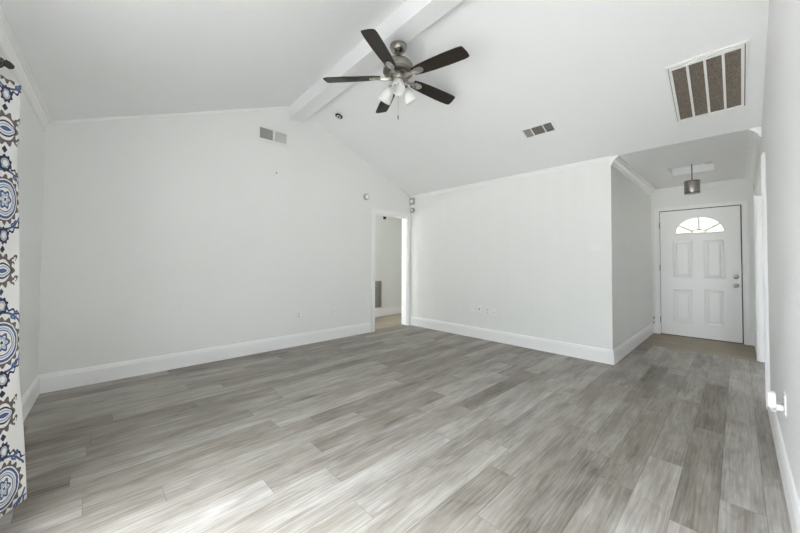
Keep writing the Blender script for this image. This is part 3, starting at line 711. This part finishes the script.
outlet(on_gable(-2.246, .426), 'white outlet low on the gable wall, the one further from the doorway')
outlet(on_gable(-1.669, .424), 'white cable jack plate low on the gable wall, nearer the doorway', 'jack', cat='wall plate', name='cable_plate')
outlet(on_partition(1.357, .452), 'pale blank plate at the left end of the row low on the panelled wall', 'blank', 'plates low on the panelled wall', 'wall plate', 'blank_plate')
outlet(on_partition(1.493, .452), 'white phone plate, second from the left in the row low on the panelled wall', 'phone', 'plates low on the panelled wall', 'wall plate', 'phone_plate')
outlet(on_partition(1.633, .438), 'white duplex outlet, third from the left in the row low on the panelled wall', 'duplex', 'plates low on the panelled wall')
outlet(on_partition(1.745, .426), 'white cable jack plate at the right end of the row low on the panelled wall', 'jack', 'plates low on the panelled wall', 'wall plate', 'cable_plate')
outlet(on_partition(3.089, 1.352), 'white double toggle light switch on the panelled wall by the hall corner', 'double', None, 'light switch', 'light_switch')
outlet(on_hall(.80, 1.45), 'white single toggle light switch on the hall side wall', 'single', None, 'light switch', 'light_switch')
# sensors
M_greyplastic = mat('grey_plastic', (.42, .42, .40), .45)
sn = thing('motion_sensor', 'small white box motion sensor at the top of the wall corner above the doorway', 'motion sensor', on_partition(.062, 2.318))
b = MB(); b.box((-.045, -.062, 0), (.045, .062, .045), bev=.01); b.build('body', M_greyplastic, sn)
b = MB(); b.box((-.030, -.035, .043), (.030, .022, .050), bev=.006); b.build('lens', M_white, sn)
sn = thing('round_sensor', 'small round white sensor directly below the box sensor in the corner', 'sensor', on_partition(.055, 2.150))
b = MB(); b.lathe([(0, 0), (.050, 0), (.050, .018), (.044, .026), (0, .028)], 28); b.build('body', M_greyplastic, sn)
b = MB(); b.lathe([(0, .027), (.022, .027), (.020, .032), (0, .034)], 20); b.build('cap', M_white, sn)
sd = thing('wall_sensor', 'round white wall sensor above the left side of the gable wall doorway', 'wall sensor', on_gable(-1.069, 2.256))
b = MB(); b.lathe([(0, 0), (.055, 0), (.055, .016), (.048, .024), (.03, .026)], 32); b.build('base', M_greyplastic, sd)
b = MB(); b.lathe([(.034, .022), (.032, .034), (.02, .038), (0, .038)], 28); b.build('dial', M_white, sd)
b = MB(); b.lathe([(0, 0), (.003, 0), (.003, .012), (.008, .012), (.009, .015), (0, .017)], 12); o = b.build('nail', M_iron); o.matrix_world = on_gable(-2.59, 2.361); tag(o, 'single dark nail in the gable wall below the vent', 'nail')
# passage fixture
pc = thing('wall_box', 'small pale box high on the passage wall seen through the top of the doorway', 'wall box', frame3((-1.13, .36, 2.15), (0, 1, 0), (0, 0, 1), (1, 0, 0)))
b = MB(); b.box((.0, -.07, 0), (.10, .09, .06), bev=.008); b.build('cover', M_white, pc)
b = MB(); b.box((-.075, -.03, 0), (-.03, .10, .05), bev=.006); b.build('bracket', M_iron, pc)
# small stop beside the front door
dsx = thing('cable_clip', 'small metal clip on the wall sliver left of the front door casing', 'clip', on_entry(3.283, .20))
b = MB(); b.box((-.010, -.035, 0), (.010, -.015, .012), bev=.003); b.build('bracket', M_nickel, dsx)
b = MB(); b.box((-.010, .05, 0), (.010, .07, .012), bev=.003); b.build('bracket', M_nickel, dsx)
b = MB(); b.tube([(0, -.05, .008), (0, .09, .008)], .003, 8); b.build('wire', M_offwhite, dsx)

# outlet with a plug-in freshener on the right wall
outlet(on_right(-1.72, .43), 'white outlet low on the textured right wall behind the plug-in unit', 'duplex')
pf = thing('plug_in_air_freshener', 'white plug-in unit standing out of the low outlet on the right wall', 'plug-in unit', on_right(-1.72, .43))
b = MB(); b.box((-.020, -.040, .0095), (.020, -.008, .034), bev=.005); b.build('plug', M_white, pf)
b = MB(); b.box((-.026, -.034, .032), (.026, .050, .066), bev=.011); b.build('body', M_white, pf)
b = MB(); b.tube([(.0, -.034, .055), (0, -.048, .052), (0, -.054, .042), (0, -.048, .034), (0, -.040, .032)], .004, 8); b.build('warmer_hook', M_offwhite, pf)

# ---------------------------------------------------------------- curtain, rod
def curtain():
    t = thing('curtain', 'white curtain panel with blue and taupe medallion print hanging by the patio door', 'curtain', Matrix.Translation((2.0, -4.63, .085)))
    # plan of the folds, from the hidden far edge to near the camera
    key = [(.045, -.085), (.012, -.045), (.0, -.005), (.004, .028), (.018, .036), (.040, .026), (.075, .004), (.110, -.020), (.145, -.044), (.18, -.058), (.23, -.045), (.28, -.028), (.33, -.045), (.36, -.062)]
    pts = []
    for i in range(len(key) - 1):
        p0 = Vector(key[max(i - 1, 0)]); p1 = Vector(key[i]); p2 = Vector(key[i + 1]); p3 = Vector(key[min(i + 2, len(key) - 1)])
        for j in range(5):
            s = j / 5
            pts.append(.5 * ((2 * p1) + (p2 - p0) * s + (2 * p0 - 5 * p1 + 4 * p2 - p3) * s * s + (3 * p1 - p0 - 3 * p2 + p3) * s ** 3))
    pts.append(Vector(key[-1]))
    arcl = [0]
    for i in range(1, len(pts)): arcl.append(arcl[-1] + (pts[i] - pts[i - 1]).length)
    H = 1.878; NZ = 44
    bm = bmesh.new(); uv = bm.loops.layers.uv.new('UVMap'); grid = []
    for k in range(NZ + 1):
        z = H * k / NZ; f = 1 - k / NZ
        row = []
        for i, p in enumerate(pts):
            amp = .92 + .12 * f
            x = p.x + .006 * sin(z * 5 + i * .2); y = p.y * amp + 0.048 * f * f - .026 + .003 * sin(z * 7 + i * .35)
            row.append(bm.verts.new((x, max(y, -.115), z)))
        grid.append(row)
    for k in range(NZ):
        for i in range(len(pts) - 1):
            fc = bm.faces.new((grid[k][i], grid[k][i + 1], grid[k + 1][i + 1], grid[k + 1][i])); fc.smooth = True
            for lp, (kk, ii) in zip(fc.loops, ((k, i), (k, i + 1), (k + 1, i + 1), (k + 1, i))):
                lp[uv].uv = (arcl[ii] - .21 - .03 * (1 - kk / NZ), H * kk / NZ + .196)
    me = bpy.data.meshes.new('cloth'); bm.to_mesh(me); bm.free(); me.materials.append(M_curtain)
    o = bpy.data.objects.new('cloth', me); COL.objects.link(o); o.parent = t
    sm = o.modifiers.new('thickness', 'SOLIDIFY'); sm.thickness = .003
    return t
curtain()
rod = thing('curtain_rod', 'dark metal curtain rod with a leafy finial above the curtain', 'curtain rod', Matrix.Translation((2.13, -4.676, 2.008)))
b = MB(); b.tube([(0, 0, 0), (2.2, 0, 0)], .011, 14); b.build('rod', M_iron, rod)
b = MB()
b.lathe([(0, .0), (.014, .0), (.016, .012), (.010, .02), (.018, .03), (.014, .042), (0, .046)], 18, Matrix.Rotation(radians(-90), 4, 'Y'))
for ang, ln, tilt in ((80, .062, 30), (10, .058, 55), (150, .055, 40), (-70, .05, 45)):
    Mx = Matrix.Rotation(radians(ang), 4, 'X') @ Matrix.Translation((-.02, 0, .01)) @ Matrix.Rotation(radians(-tilt), 4, 'Y')
    lp = [(0, 0), (.012, ln * .25), (.019, ln * .5), (.014, ln * .78), (0, ln), (-.014, ln * .78), (-.019, ln * .5), (-.012, ln * .25)]
    b.prism(lp, -.003, .003, Mx @ frame3((0, 0, 0), (0, 1, 0), (0, 0, 1), (1, 0, 0)))
b.build('finial', M_iron, rod)
for x in (.18, 2.05):
    b = MB(); e = L + SK * (2.13 + x) + 4.676; b.tube([(x, 0, 0), (x, e / 2, 0), (x, e, 0)], .007, 10); b.box((x - .015, e, -.03), (x + .015, e + .005, .03), bev=.002); b.build('bracket', M_iron, rod)
